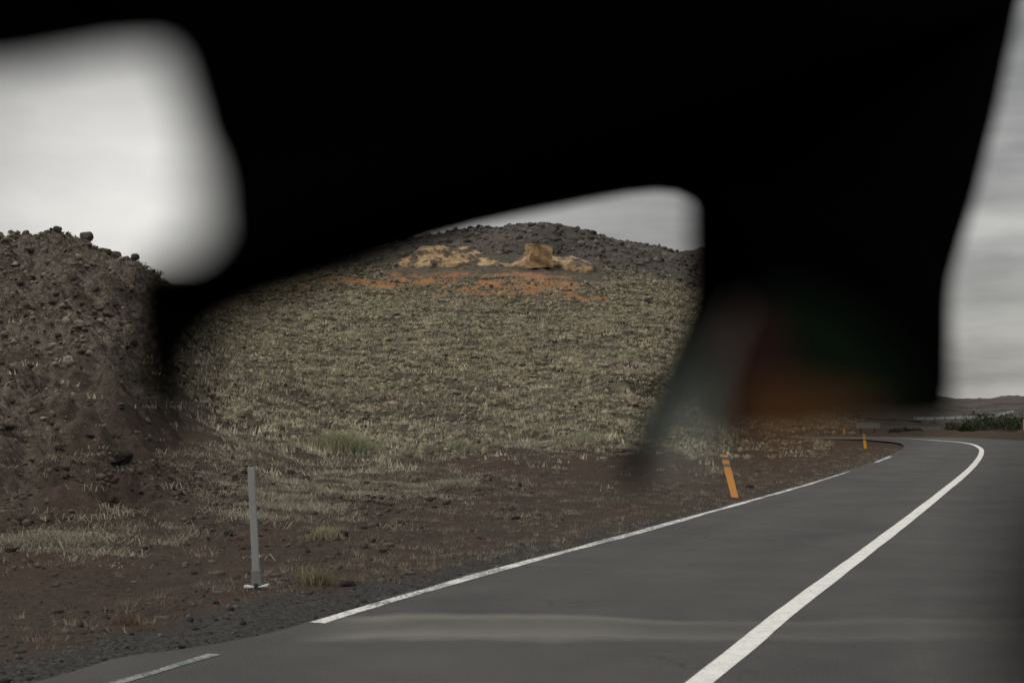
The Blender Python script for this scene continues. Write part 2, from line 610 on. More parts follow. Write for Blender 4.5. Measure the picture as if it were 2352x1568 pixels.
_a = noise(_t, 1.3, 6, 0.65)
_c = mix(_t, ramp(_t, _a, [(0.36, 0.0), (0.64, 1.0)]), (0.20, 0.125, 0.062), (0.48, 0.345, 0.20))
_g = noise(_t, 1.0, 5, 0.6, stretch=(0.9, 0.4, 1.5))
_c = mix(_t, ramp(_t, _g, [(0.475, 0.0), (0.54, 0.88)]), _c, (0.055, 0.047, 0.04))
_t.links.new(_c, _b.inputs['Base Color'])
_b.inputs['Roughness'].default_value = 0.95
bump(_t, _b, _a, 0.8, 0.2)
M_BLOCK = rock_material('pale_sandstone', (0.26, 0.165, 0.085), (0.48, 0.345, 0.20), 0.0, 1.6)
M_DARK_ROCK = rock_material('dark_rock', (0.026, 0.026, 0.026), (0.075, 0.074, 0.070))

# ------------------------------------------------------------------ ground sheet
th_in = np.linspace(math.radians(-24), math.radians(24), 640)
th_l = np.linspace(-math.pi, math.radians(-24), 70)[:-1]
th_r = np.linspace(math.radians(24), math.pi, 70)[1:]
TH = np.concatenate([th_l, th_in, th_r])
RR = np.concatenate([np.exp(np.linspace(math.log(2.0), math.log(13), 130))[:-1], np.exp(np.linspace(math.log(13), math.log(70), 520))[:-1], np.exp(np.linspace(math.log(70), math.log(230), 170))])
RR = np.concatenate([RR, np.exp(np.linspace(math.log(230), math.log(5000), 60))[1:]])
TT, R2 = np.meshgrid(TH, RR, indexing='ij')
GX, GY = R2 * np.sin(TT), R2 * np.cos(TT)
RD = road_dist(GX, GY)
GZ = height(GX, GY, RD)
nth, nr = GX.shape
idx = np.arange(nth * nr).reshape(nth, nr)
q = np.stack([idx[:-1, :-1], idx[1:, :-1], idx[1:, 1:], idx[:-1, 1:]], -1).reshape(-1, 4)
V = np.stack([GX, GY, GZ], -1).reshape(-1, 3)
# close the small hole under the camera
c_i = len(V)
V = np.vstack([V, [[0, 0, -0.05]]])
ground = mesh_obj('ground', V, q, M_GROUND, smooth=True)
tag(ground, kind='structure')
bmg = bmesh.new()
bmg.from_mesh(ground.data)
bmg.verts.ensure_lookup_table()
for i in range(nth - 1):
    bmg.faces.new((bmg.verts[c_i], bmg.verts[idx[i + 1, 0]], bmg.verts[idx[i, 0]])).smooth = True
bmg.to_mesh(ground.data)
bmg.free()


def masks(X, Y, rd):
    px = px_of(X, Y)
    px = np.where(Y > 1, px, np.where(X > 0, 4000, -3000))
    a = np.abs(rd)
    nz1 = fbm(X / 0.8, Y / 0.8, 3)
    edge = 3.6 + 0.8 * (nz1 - 0.5) + 0.15 * sstep(20, 0, Y)
    edge = edge - 0.35 * sstep(11, 14, Y) - 0.35 * sstep(18, 28, Y)
    gravel = (1 - sstep(edge, edge + 0.35, a)) * (1 - 0.6 * sstep(14, 24, Y))
    rocky = sstep(420, 320, px + 60 * (fbm(X / 3, Y / 3, 3) - 0.5)) * sstep(14.5, 20, Y) * (1 - sstep(300, 400, Y))
    rocky = rocky * (1 - 0.85 * sstep(60, 200, px + 90 * (nz1 - 0.5)) * sstep(32, 22, Y + 6 * (nz1 - 0.5)))
    n = fbm(X / 5, Y / 2.0, 4)
    grassy = sstep(0.30, 0.55, n + 0.2 * sstep(26, 42, Y)) * sstep(22 + 16 * sstep(850, 1200, px), 40 + 6 * sstep(850, 1200, px), Y) * (1 - rocky) * sstep(1720 + 260 * sstep(65, 80, Y), 1640 + 260 * sstep(65, 80, Y), px) * (1 - sstep(132, 150, Y))
    # bare ochre earth in streaks below the outcrop
    on = fbm(X / 3.6 + 5, Y / 2.6 + 40, 6, 0.72)
    prefer = np.exp(-((px - 1090) / 150) ** 2) + 0.65 * np.exp(-((px - 1250) / 110) ** 2) + 0.55 * np.exp(-((px - 830) / 170) ** 2)
    och = sstep(0.51, 0.57, on + 0.12 * prefer - 0.065) * sstep(109, 112, Y) * (1 - sstep(122, 126, Y)) * (prefer > 0.12)
    plateau = sstep(1750, 1900, px) * sstep(72, 95, Y)
    hilltop = sstep(128, 142, Y) * sstep(420, 520, px)
    plateau = np.maximum(plateau, hilltop)
    return gravel, rocky, grassy, och, plateau


mk = masks(GX.ravel(), GY.ravel(), RD.ravel())
for nm, arr in zip(('gravel', 'rocky', 'grassy', 'ochre', 'plateau'), mk):
    float_attr(ground.data, nm, np.append(arr, 0))


# ------------------------------------------------------------------ roads and painted lines
def strip(name, cl, nrm, offs, z, mat, wob=0.0, zfun=None):
    rows = []
    n = len(offs)
    for j, o in enumerate(offs):
        oo = np.full(len(cl), 0.0) + o
        if wob and j in (0, n - 1):
            oo = oo + wob * (fbm(np.arange(len(cl)) * 0.35, np.full(len(cl), 3.0 + j), 3) - 0.5)
        p = cl + nrm * oo[:, None]
        zz = np.full(len(cl), z) if zfun is None else zfun(p) + z
        rows.append(np.column_stack([p, zz]))
    P = np.stack(rows, 1)
    k = np.arange(len(cl) * n).reshape(len(cl), n)
    fq = np.stack([k[:-1, :-1], k[:-1, 1:], k[1:, 1:], k[1:, :-1]], -1).reshape(-1, 4)
    o = mesh_obj(name, P.reshape(-1, 3), fq, mat)
    float_attr(o.data, 'lateral', np.stack([np.zeros(len(cl)) + v for v in offs], 1))
    tag(o, kind='structure')
    return o


EDGE = LANE + 0.10 + 0.34 * sstep(9.5, 8.2, CL[:, 1] + 0.4 * CL[:, 0] + 0.6)
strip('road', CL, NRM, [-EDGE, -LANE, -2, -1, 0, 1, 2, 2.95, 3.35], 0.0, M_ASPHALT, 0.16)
strip('centre_line_marking', CL, NRM, [-0.075, 0.075], 0.004, M_LINE, 0.016)


def seg(y0, y1):
    e = CL - NRM * LANE[:, None]
    lim = np.argmax(CL[:, 1])
    return np.nonzero((e[:, 1] >= y0) & (e[:, 1] <= y1) & (np.arange(len(CL)) < lim))[0]


def edge_piece(i, y0, y1, w, mat, wob):
    s = seg(y0, y1)
    strip('edge_line_marking', CL[s], NRM[s], [-LANE[s] - w / 2, -LANE[s] + w / 2], 0.004, mat, wob)


M_FAINT = paint_material('worn_line_paint', 0.75, (0.33, 0.325, 0.31))
edge_piece(0, -30, 8.75, 0.075, M_FAINT, 0.06)
_s = seg(9.75, 32.5)
_y = CL[_s, 1]
_w = np.interp(_y, (9, 14.5, 14.9, 17.5, 18.5, 24, 32), (0.115, 0.125, 0.15, 0.15, 0.105, 0.095, 0.05))
strip('edge_line_marking', CL[_s], NRM[_s], [-LANE[_s] - _w / 2, -LANE[_s] + _w / 2], 0.004, M_EDGE, 0.05)
edge_piece(5, 37.5, 42.0, 0.11, M_EDGE, 0.04)
ftan = np.gradient(FAR, axis=0)
ftan /= np.linalg.norm(ftan, axis=1)[:, None]
fn = np.stack([ftan[:, 1], -ftan[:, 0]], 1)


def far_h(p):
    return height(FAR[:, 0], FAR[:, 1]) + 0.4


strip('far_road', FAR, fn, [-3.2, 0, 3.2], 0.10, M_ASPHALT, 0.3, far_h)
RAIL = True


# ------------------------------------------------------------------ grass (stuff)
def grass_mesh(name, X, Y, Z, blades, hgt, wid, spread, col_a, col_b, lean=0.6, bend=True, var=0.2, shade=None):
    n = len(X)
    m = n * blades
    bx = np.repeat(X, blades) + rng.normal(0, 1, m) * np.repeat(spread, blades)
    by = np.repeat(Y, blades) + rng.normal(0, 1, m) * np.repeat(spread, blades)
    bz = np.repeat(Z, blades) - 0.02
    h = np.repeat(hgt, blades) * rng.uniform(0.45, 1.15, m)
    w = np.repeat(wid, blades) * rng.uniform(0.6, 1.4, m)
    ang = rng.uniform(0, 2 * math.pi, m)
    la = rng.uniform(0, 2 * math.pi, m)
    ln = h * lean * rng.uniform(0.2, 1.3, m)
    dx, dy = np.cos(ang) * w / 2, np.sin(ang) * w / 2
    lx, ly = np.cos(la) * ln, np.sin(la) * ln
    z0 = np.zeros(m)
    p0 = np.stack([bx - dx, by - dy, bz], 1)
    p1 = np.stack([bx + dx, by + dy, bz], 1)
    if bend:
        k = 0.38
        p2 = np.stack([bx + lx * k - dx * 0.8, by + ly * k - dy * 0.8, bz + h * 0.62], 1)
        p3 = np.stack([bx + lx * k + dx * 0.8, by + ly * k + dy * 0.8, bz + h * 0.62], 1)
        p4 = np.stack([bx + lx, by + ly, bz + h * (1 - 0.25 * lean)], 1)
        P = np.stack([p0, p1, p2, p3, p4], 1).reshape(-1, 3)
        b0 = np.arange(m) * 5
        T = np.concatenate([np.stack([b0, b0 + 1, b0 + 3], 1), np.stack([b0, b0 + 3, b0 + 2], 1), np.stack([b0 + 2, b0 + 3, b0 + 4], 1)])
        nv = 5
    else:
        p4 = np.stack([bx + lx, by + ly, bz + h], 1)
        P = np.stack([p0, p1, p4], 1).reshape(-1, 3)
        b0 = np.arange(m) * 3
        T = np.stack([b0, b0 + 1, b0 + 2], 1)
        nv = 3
    tcol = rng.random((n, 1))
    c = np.array(col_a) * (1 - tcol) + np.array(col_b) * tcol
    if shade is not None:
        c = c * shade[:, None]
    c = np.repeat(c * rng.uniform(1 - var, 1 + var, (n, 1)), blades, 0) * rng.uniform(0.75, 1.25, (m, 1))
    o = mesh_obj(name, P, T, M_GRASS)
    color_attr(o.data, 'Col', np.repeat(c, nv, 0))
    return o


def scatter(n, px0, px1, Y0, Y1, power=1.0):
    """random ground positions in a wedge in front of the camera, evenly per area when power = 2"""
    u = rng.random(n)
    Y = (Y0 ** power + u * (Y1 ** power - Y0 ** power)) ** (1 / power)
    px = rng.uniform(px0, px1, n)
    return (px - 1176) / F * Y, Y


# the grassy hillside
X, Y = scatter(130000, -250, 1900, 24, 140, 1.35)
rd = road_dist(X, Y)
g, rk, gr, oc, pl = masks(X, Y, rd)
clump = fbm(X / 0.5 + 7, Y / 0.8, 2)
streak = fbm(X / 2.6 + 3, Y / 1.5 + 8, 4, 0.6)
dens = (1 - ((px_of(X, Y) > 890) & (px_of(X, Y) < 1390) & (Y > 121))) * sstep(0.42, 0.52, clump) * (0.12 + 0.88 * sstep(0.32, 0.42, streak)) * np.where((px_of(X, Y) > 900) & (ypx_of(Y, height(X, Y, rd)) > 1075 + 25 * np.sin(X * 1.7)), 0.06, 1.0) * (0.45 + 0.55 * sstep(116, 100, Y)) * (0.12 + 0.88 * gr) * (1 - 0.92 * np.exp(-((fbm(X / 4.2 + 60, Y / 3.0 + 2, 3) - 0.5) / 0.016) ** 2) - 0.0) * (1 - 0.55 * oc) * (1 - 0.93 * rk) * (np.abs(rd) > 4.2) * (1 - 0.7 * pl)
keep = rng.random(len(X)) < dens
X, Y = X[keep], Y[keep]
Z = height(X, Y)
light = (0.50 + 0.75 * sstep(0.3, 0.72, fbm(X / 0.42 + 21, Y / 0.8 + 5, 3))) * (0.72 + 0.6 * fbm(X / 9, Y / 9, 2)) * (1 - 0.3 * sstep(95, 118, Y))
sc_ = 0.5 + 0.5 * sstep(25, 60, Y)
o = grass_mesh('hillside_grass', X, Y, Z, 7, rng.uniform(0.07, 0.19, len(X)) * (0.7 + 0.6 * sc_), 0.022 + 0.0008 * Y, 0.07 + 0.0012 * Y,
               (0.60, 0.55, 0.43), (0.34, 0.315, 0.235), 0.6, False, 0.45, light)
tag(o, 'pale dry grass in streaky clumps over the whole hillside', 'grass', kind='stuff')


# verge grass: bands and patches of long straw between the soil and the hill
def verge_density(px, y):
    def blob(cx, cy, sx, sy, a=1.0):
        return a * np.exp(-((px - cx) / sx) ** 2 - ((y - cy) / sy) ** 2)
    d = blob(-30, 1265, 230, 26) + blob(150, 1235, 150, 28) + blob(360, 1225, 110, 22) + blob(60, 1055, 160, 24, 0.9) + blob(230, 1050, 80, 18, 0.5)
    d += blob(660, 1145, 110, 34, 1.2) + blob(820, 1120, 160, 26, 0.9) + blob(1030, 1105, 110, 20, 0.6) + blob(560, 1170, 50, 20, 0.8)
    d += blob(780, 1005, 90, 26, 1.0) + blob(1180, 1015, 180, 26, 1.0) + blob(1400, 985, 120, 30, 1.0) + blob(930, 1040, 130, 20, 0.5)
    d += blob(750, 1222, 40, 12, 0.5) + blob(730, 1325, 26, 10, 0.35) + blob(500, 1040, 120, 30, 0.5)
    d += 0.30 * np.exp(-((px - 620) / 330) ** 2 - ((y - 1130) / 75) ** 2) + 0.16 * np.exp(-((px - 300) / 300) ** 2 - ((y - 1175) / 65) ** 2)
    return d


X, Y = scatter(150000, -150, 1750, 10.5, 50, 1.0)
rd = road_dist(X, Y)
Z = height(X, Y, rd)
px, yy = px_of(X, Y), ypx_of(Y, Z)
dn = verge_density(px, yy) * (0.25 + 1.1 * sstep(0.42, 0.58, fbm(X / 0.7, Y / 0.7, 3)))
keep = (rng.random(len(X)) < dn * 0.23) & (np.abs(rd) > 4.3)
X, Y, Z = X[keep], Y[keep], Z[keep]
o = grass_mesh('verge_grass', X, Y, Z, 16, rng.uniform(0.05, 0.16, len(X)), np.full(len(X), 0.0035) + 0.00016 * Y, np.full(len(X), 0.10),
               (0.56, 0.51, 0.40), (0.22, 0.20, 0.15), 1.9, True, 0.45)
tag(o, 'long straw coloured grass in tangled bands along the roadside verge', 'grass', kind='stuff')

# small dry tufts dotted over the bare soil
X, Y = scatter(16000, -100, 2080, 8.0, 52, 1.0)
rd = road_dist(X, Y)
Z = height(X, Y, rd)
px, yy = px_of(X, Y), ypx_of(Y, Z)
w = 0.015 + 0.045 * sstep(800, 1000, px) + 0.75 * np.exp(-((px - 1250) / 330) ** 2) * sstep(1300, 1240, yy) * sstep(1080, 1130, yy) + 0.45 * sstep(1450, 1650, px)
w = w + 0.45 * ((np.abs(rd) > 3.9) & (np.abs(rd) < 4.9) & (Y < 16)) + 0.9 * (np.abs(rd) < np.interp(Y, (11, 22, 36), (4.1, 3.6, 3.3))) * (Y > 12)
strip_ok = (np.abs(rd) > np.interp(Y, (9, 14, 22, 36), (3.9, 3.2, 2.95, 2.75)))
keep = (rng.random(len(X)) < w) & strip_ok & (rd < 0)
X, Y, Z = X[keep], Y[keep], Z[keep]
o = grass_mesh('soil_tufts', X, Y, Z, 16, rng.uniform(0.03, 0.085, len(X)), np.full(len(X), 0.006) + 0.00025 * Y, rng.uniform(0.02, 0.06, len(X)),
               (0.42, 0.375, 0.29), (0.20, 0.185, 0.135), 0.9, False)
tag(o, 'small pale dry tufts dotted over the bare brown soil', 'grass', kind='stuff')


X, Y = scatter(24000, -300, 430, 17, 66, 1.2)
rk = masks(X, Y, np.full(len(X), 20.0))[1]
keep = rng.random(len(X)) < rk * sstep(0.46, 0.60, fbm(X / 1.2 + 44, Y / 1.2 + 8, 3))
X, Y = X[keep], Y[keep]
o = grass_mesh('mound_grass', X, Y, height(X, Y), 9, rng.uniform(0.02, 0.06, len(X)), 0.012 + 0.0007 * Y, np.full(len(X), 0.09),
               (0.36, 0.33, 0.26), (0.13, 0.125, 0.08), 1.0, False, 0.45)
tag(o, 'short dry grass and lichen between the stones of the rocky mound', 'grass', kind='stuff')


# ------------------------------------------------------------------ stones
def ico(sub):
    bm = bmesh.new()
    bmesh.ops.create_icosphere(bm, subdivisions=sub, radius=1)
    v = np.array([x.co[:] for x in bm.verts])
    f = np.array([[q.index for q in p.verts] for p in bm.faces])
    bm.free()
    return v, f


ICO_V, ICO_F = ico(1)


def rubble(name, X, Y, Z, size, ca, cb, flatten=0.7):
    n = len(X)
    k = len(ICO_V)
    P = np.repeat(ICO_V[None], n, 0) * rng.uniform(0.45, 1.5, (n, k, 1))
    sx = rng.uniform(0.7, 1.4, (n, 1, 3))
    sx[:, :, 2] *= flatten
    P = P * sx * size[:, None, None]
    a = rng.uniform(0, 2 * math.pi, n)
    ca_, sa_ = np.cos(a)[:, None], np.sin(a)[:, None]
    x = P[:, :, 0] * ca_ - P[:, :, 1] * sa_
    y = P[:, :, 0] * sa_ + P[:, :, 1] * ca_
    P = np.stack([x + X[:, None], y + Y[:, None], P[:, :, 2] + Z[:, None] + (size * 0.15)[:, None]], -1)
    T = (ICO_F[None] + (np.arange(n) * k)[:, None, None]).reshape(-1, 3)
    t = rng.random((n, 1)) ** 1.5
    c = np.array(ca) * (1 - t) + np.array(cb) * t
    o = mesh_obj(name, P.reshape(-1, 3), T, M_STONE)
    color_attr(o.data, 'Col', np.repeat(c, k, 0))
    return o


X, Y = scatter(60000, -300, 430, 17, 66, 1.2)
rk = masks(X, Y, np.full(len(X), 20.0))[1]
keep = rng.random(len(X)) < rk * (0.12 + 0.9 * sstep(0.44, 0.60, fbm(X / 1.5 + 4, Y / 1.5, 3)))
X, Y = X[keep], Y[keep]
o = rubble('mound_rubble', X, Y, height(X, Y), (rng.uniform(0.008, 0.032, len(X)) + 0.13 * rng.random(len(X)) ** 12) * (0.45 + 0.55 * sstep(16, 50, Y)), (0.070, 0.057, 0.048), (0.36, 0.31, 0.262))
tag(o, 'broken grey brown lava rubble strewn over the rocky mound', 'rubble', kind='stuff')

X, Y = scatter(16000, -200, 2200, 6.5, 40, 0.6)
rd = road_dist(X, Y)
a = np.abs(rd)
keep = (rd < 0) & (a > np.interp(Y, (9, 14, 22, 36), (3.2, 2.98, 2.8, 2.6))) & (rng.random(len(X)) > 0.7 * sstep(12, 18, Y)) & (a < 4.5 + 0.5 * rng.random(len(X))) & (rng.random(len(X)) < 0.9)
X, Y, rd = X[keep], Y[keep], rd[keep]
o = rubble('shoulder_gravel', X, Y, height(X, Y, rd), rng.uniform(0.006, 0.015, len(X)) + 0.03 * rng.random(len(X)) ** 12, (0.034, 0.033, 0.032), (0.16, 0.155, 0.145))
tag(o, 'dark grey gravel along the broken edge of the asphalt', 'gravel', kind='stuff')

X, Y = scatter(12000, -200, 2000, 10, 34, 1.0)
rd = road_dist(X, Y)
keep = (np.abs(rd) > 4.4) & (rd < 0)
X, Y, rd = X[keep], Y[keep], rd[keep]
o = rubble('soil_stones', X, Y, height(X, Y, rd), rng.uniform(0.004, 0.011, len(X)) + 0.03 * rng.random(len(X)) ** 22, (0.05, 0.036, 0.03), (0.20, 0.155, 0.125))
tag(o, 'loose brown stones and cinders scattered on the bare soil', 'stones', kind='stuff')

X, Y = scatter(12000, 600, 2000, 126, 175, 1.0)
keep = ~((px_of(X, Y) > 880) & (px_of(X, Y) < 1390) & (Y < 134))
X, Y = X[keep], Y[keep]
o = rubble('hilltop_rubble', X, Y, height(X, Y), rng.uniform(0.03, 0.09, len(X)) + 0.4 * rng.random(len(X)) ** 14, (0.06, 0.053, 0.047), (0.22, 0.195, 0.165))
tag(o, 'dark broken rock and scree on the bare top of the far hill', 'rubble', kind='stuff')

# dark clods and moss lumps on the rough bank of the verge
X, Y = scatter(16000, -200, 1250, 12.5, 27, 1.0)
rd = road_dist(X, Y)
Z = height(X, Y, rd)
px, yy = px_of(X, Y), ypx_of(Y, Z)
w = np.exp(-((px - 180) / 330) ** 2 - ((yy - 1130) / 75) ** 2) + 0.5 * np.exp(-((px - 700) / 420) ** 2 - ((yy - 1120) / 60) ** 2) + 0.08
keep = (rng.random(len(X)) < 0.75 * w * sstep(0.38, 0.55, fbm(X / 0.8, Y / 0.8 + 60, 3))) & (np.abs(rd) > 4.6)
X, Y, Z = X[keep], Y[keep], Z[keep]
o = rubble('soil_clods', X, Y, Z, rng.uniform(0.012, 0.04, len(X)) + 0.05 * rng.random(len(X)) ** 7, (0.045, 0.036, 0.03), (0.17, 0.15, 0.12))
tag(o, 'dark clods of earth and moss on the rough bank behind the verge', 'clods', kind='stuff')

# grassy hummocks of the hillside, each a low cushion with blades standing on it
X, Y = scatter(84000, 300, 1960, 34, 130, 1.5)
rd = road_dist(X, Y)
g, rk, gr, oc, pl = masks(X, Y, rd)
Z = height(X, Y, rd)
terr = np.exp(-((fbm(X / 4.2 + 60, Y / 3.0 + 2, 3) - 0.5) / 0.030) ** 2)
keep = (rng.random(len(X)) < (0.15 + 0.85 * gr) * (1 - rk) * (1 - 0.85 * oc) * (1 - 0.85 * terr) * (1 - ((px_of(X, Y) > 890) & (px_of(X, Y) < 1390) & (Y > 119.5))) * (0.35 + 0.65 * sstep(0.40, 0.55, fbm(X / 1.6, Y / 1.6 + 30, 2)))) & (np.abs(rd) > 5) & (ypx_of(Y, Z) < 1058)
X, Y, Z = X[keep], Y[keep], Z[keep]
hs = rng.uniform(0.055, 0.155, len(X)) * (0.75 + 0.5 * sstep(40, 90, Y))
o = rubble('hummocks', X, Y, Z, hs, (0.12, 0.10, 0.068), (0.43, 0.38, 0.265), 0.75)
o.data.polygons.foreach_set('use_smooth', np.ones(len(o.data.polygons), dtype=bool))
tag(o, 'low grassy hummocks packed over the hillside', 'grass hummocks', kind='stuff')
o = grass_mesh('hummock_grass', X, Y, Z + hs * 0.55, 7, hs * rng.uniform(0.5, 1.1, len(X)), 0.016 + 0.0006 * Y, hs * 0.55,
               (0.60, 0.54, 0.40), (0.30, 0.27, 0.19), 0.6, False, 0.35)
tag(o, 'pale grass blades on the hummocks of the hillside', 'grass', kind='stuff')

# individual boulders: a few shapes, copied
ICO3_V, ICO3_F = ico(3)


def boulder_mesh(seed, mat):
    r = np.random.default_rng(seed)
    v = ICO3_V.copy()
    for _ in range(11):
        n = r.normal(0, 1, 3)
        n /= np.linalg.norm(n)
        d = r.uniform(0.62, 0.9)
        s = v @ n
        over = np.maximum(s - d, 0)
        v = v - over[:, None] * n * 0.92
    v += 0.05 * (r.random((len(v), 1)) - 0.5) * v
    v *= np.array([1, r.uniform(0.75, 1.0), r.uniform(0.68, 0.95)])
    o = mesh_obj('boulder', v, ICO3_F, mat)
    COL.objects.unlink(o)
    me = o.data
    bpy.data.objects.remove(o)
    return me


B_LAVA = [boulder_mesh(s, M_LAVA) for s in range(5)]
B_PALE = [boulder_mesh(s + 20, M_PALE_ROCK) for s in range(3)]
B_MOSS = boulder_mesh(41, M_MOSS_ROCK)
B_DARK = [boulder_mesh(s + 60, M_DARK_ROCK) for s in range(4)]


def boulder(me, px, y, wpx, label, group=None, flat=1.0, Y=None, lift=0.25, name='boulder', cat='boulder'):
    if Y is None:
        x, yy, z = ground_point(px, y + wpx * 0.3)
    else:
        yy = Y
        x = (px - 1176) / F * Y
        z = float(height(np.array([x]), np.array([yy]))[0])
    r = wpx * yy / F / 2
    o = bpy.data.objects.new(name, me)
    COL.objects.link(o)
    o.location = (x, yy, z + r * lift * flat)
    o.scale = (r, r, r * flat)
    o.rotation_euler = (random.uniform(-0.2, 0.2), random.uniform(-0.2, 0.2), random.uniform(0, 6.28))
    tag(o, label, cat, group)
    return o


def skyline(px):
    Ys = np.linspace(30, 90, 400)
    X = (px - 1176) / F * Ys
    z = height(X, Ys)
    y = ypx_of(Ys, z)
    i = int(np.argmin(y))
    return float(Ys[i])


for k, (px, w, lab) in enumerate([
        (33, 15, 'narrow upright boulder, leftmost on the skyline of the rocky mound'),
        (55, 17, 'small rounded boulder second from the left on the mound skyline'),
        (80, 12, 'low boulder on the mound skyline right of the two leftmost ones'),
        (127, 16, 'dark boulder on the top of the mound where its skyline starts to fall'),
        (194, 27, 'large dark rounded boulder on the falling skyline of the mound'),
        (235, 27, 'left of two big boulders sitting side by side on the mound skyline'),
        (261, 25, 'right of two big boulders sitting side by side on the mound skyline'),
        (289, 22, 'small dark boulder on the skyline below the side by side pair'),
        (306, 20, 'lowest dark boulder of the mound skyline beside the black car frame')]):
    boulder(B_LAVA[k % 5], px, 0, w * 1.35, lab, 'boulders along the skyline of the mound', Y=skyline(px), lift=-0.2)
for k, (px, y, w, lab) in enumerate([
        (224, 707, 23, 'pale rounded stone in the pale rock cluster below the mound top'),
        (247, 716, 29, 'pale slab like stone at the right end of the pale rock cluster'),
        (180, 718, 22, 'pale angular stone at the left end of the pale rock cluster'),
        (233, 735, 22, 'brown stone at the bottom of the pale rock cluster'),
        (272, 752, 22, 'reddish flat stone below the pale rock cluster on the mound'),
        (66, 832, 28, 'pale grey block half buried on the left part of the mound'),
        (188, 808, 26, 'flat topped pale stone in the middle of the mound slope'),
        (138, 778, 18, 'small pale stone between the flat topped stone and the pale block')]):
    boulder(B_PALE[k % 3], px, y, w, lab, 'pale stones on the mound slope', flat=0.8)
boulder(B_MOSS, 270, 1026, 98, 'wide flat boulder with pale moss on top at the foot of the mound', flat=0.55)
boulder(B_LAVA[1], 163, 640, 24, 'dark upright rock standing below the mound top', flat=1.3)
boulder(B_LAVA[2], 20, 985, 34, 'dark rock at the left edge low on the mound', flat=0.6)
boulder(B_DARK[0], 532, 1216, 34, 'dark stone at the right end of the straw grass band, left of the grey post', flat=0.7, lift=0.15)
boulder(B_DARK[1], 803, 1330, 40, 'dark lump of lava on the edge of the gravel shoulder', flat=0.6)
boulder(B_DARK[2], 420, 1475, 30, 'dark stone lying in the gravel close to the faded edge line', flat=0.5)
boulder(B_DARK[3], 1720, 1112, 24, 'brown grey stone on the verge behind the large orange post', flat=0.6)
for k in range(26):
    px = random.uniform(0, 320)
    y = random.uniform(640, 1000)
    boulder(B_LAVA[k % 5], px, y, random.uniform(12, 24), 'weathered grey brown lava boulder half sunk in the rubble of the mound slope',
            'lava boulders on the mound slope', flat=random.uniform(0.6, 1.0))
for k in range(22):
    if k < 15:
        px, y = random.gauss(1310, 26), random.gauss(580, 11)
    else:
        px, y = random.uniform(1120, 1480), random.uniform(520, 575)
    boulder(B_DARK[k % 4], px, max(y, 520), random.uniform(6, 12), 'dark weathered rock among others near the top of the far hill',
            'dark rocks on the far hill', flat=0.9)
for px, y, w, lab in [(1487, 692, 18, 'dark rock standing out alone on the grassy hillside at the right'),
                      (1512, 690, 9, 'small dark rock just right of the lone dark rock on the hillside'),
                      (1155, 640, 8, 'tiny dark rock in the orange earth below the sandstone outcrop'),
                      (455, 840, 16, 'dark stone in the grass at the left end of the hillside')]:
    boulder(B_DARK[1], px, y, w, lab)

# ------------------------------------------------------------------ sandstone outcrop on the far hill
SY = 127.3
top_px = [900, 920, 945, 965, 1000, 1040, 1075, 1100, 1130, 1150, 1175, 1200, 1212, 1290, 1315, 1345, 1365]
top_y = [604, 592, 582, 566, 560, 568, 565, 578, 590, 599, 600, 584, 574, 590, 586, 598, 606]
nu, nv = 220, 22
us = np.linspace(900, 1365, nu)
ty = np.interp(us, top_px, top_y) + 5 * (fbm(us / 9, us * 0, 3) - 0.5)
by = 608 + 4 * (fbm(us / 22, us * 0 + 7, 2) - 0.5)
P = []
for j in range(nv):
    v = j / (nv - 1)
    yv = by + (np.minimum(ty, by - 0.4) - by) * v
    # diagonal folds and gullies, the face leaning back
    fold = 1.6 * (fbm((us + 46 * v) / 26, v * 1.5 + us * 0, 4) - 0.5) + 0.9 * np.abs(fbm((us + 70 * v) / 11, v * 3 + us * 0 + 9, 2) - 0.5)
    dep = SY + v * 4.0 + fold
    X = (us - 1176) / F * dep
    z = CAM_Z + dep * (930 - yv) / F
    if j == 0:
        z = z - 1.8
    P.append(np.stack([X, dep, z], 1))
back = P[-1].copy()
back[:, 1] += 6
back[:, 2] -= 0.4
P.append(back)
low = back.copy()
low[:, 2] -= 3.0
P.append(low)
P = np.stack(P, 0)
k = np.arange(P.shape[0] * nu).reshape(P.shape[0], nu)
fq = np.stack([k[:-1, :-1], k[:-1, 1:], k[1:, 1:], k[1:, :-1]], -1).reshape(-1, 4)
o = mesh_obj('rock_outcrop', P.reshape(-1, 3), fq, M_SAND_ROCK)
tag(o, 'long folded outcrop of ochre sandstone across the far hill', 'rock outcrop')

bm = bmesh.new()
bmesh.ops.create_cube(bm, size=1)
bmesh.ops.subdivide_edges(bm, edges=bm.edges, cuts=7, use_grid_fill=True)
for vtx in bm.verts:
    x, y, z = vtx.co
    vtx.co.x = x * 2.15 * (1 - 0.12 * (z + 0.5)) + 0.10 * math.sin(9 * z + 3 * y) + 0.15 * z
    vtx.co.z = z * 2.0 + (0.35 * x if z > 0.3 else 0) * -1
    vtx.co.y = y * 1.6 + 0.09 * math.sin(7 * x + 11 * z)
    vtx.co += Vector((random.uniform(-1, 1), random.uniform(-1, 1), random.uniform(-1, 1))) * 0.035
o = bm_obj('sandstone_block', bm, M_BLOCK)
o.location = ((1238 - 1176) / F * 127, 127, CAM_Z + 127 * (930 - 585) / F - 0.1)
o.rotation_euler = (0.1, -0.08, 0.3)
tag(o, 'squared upright block of pale cracked sandstone at the right of the outcrop', 'rock')

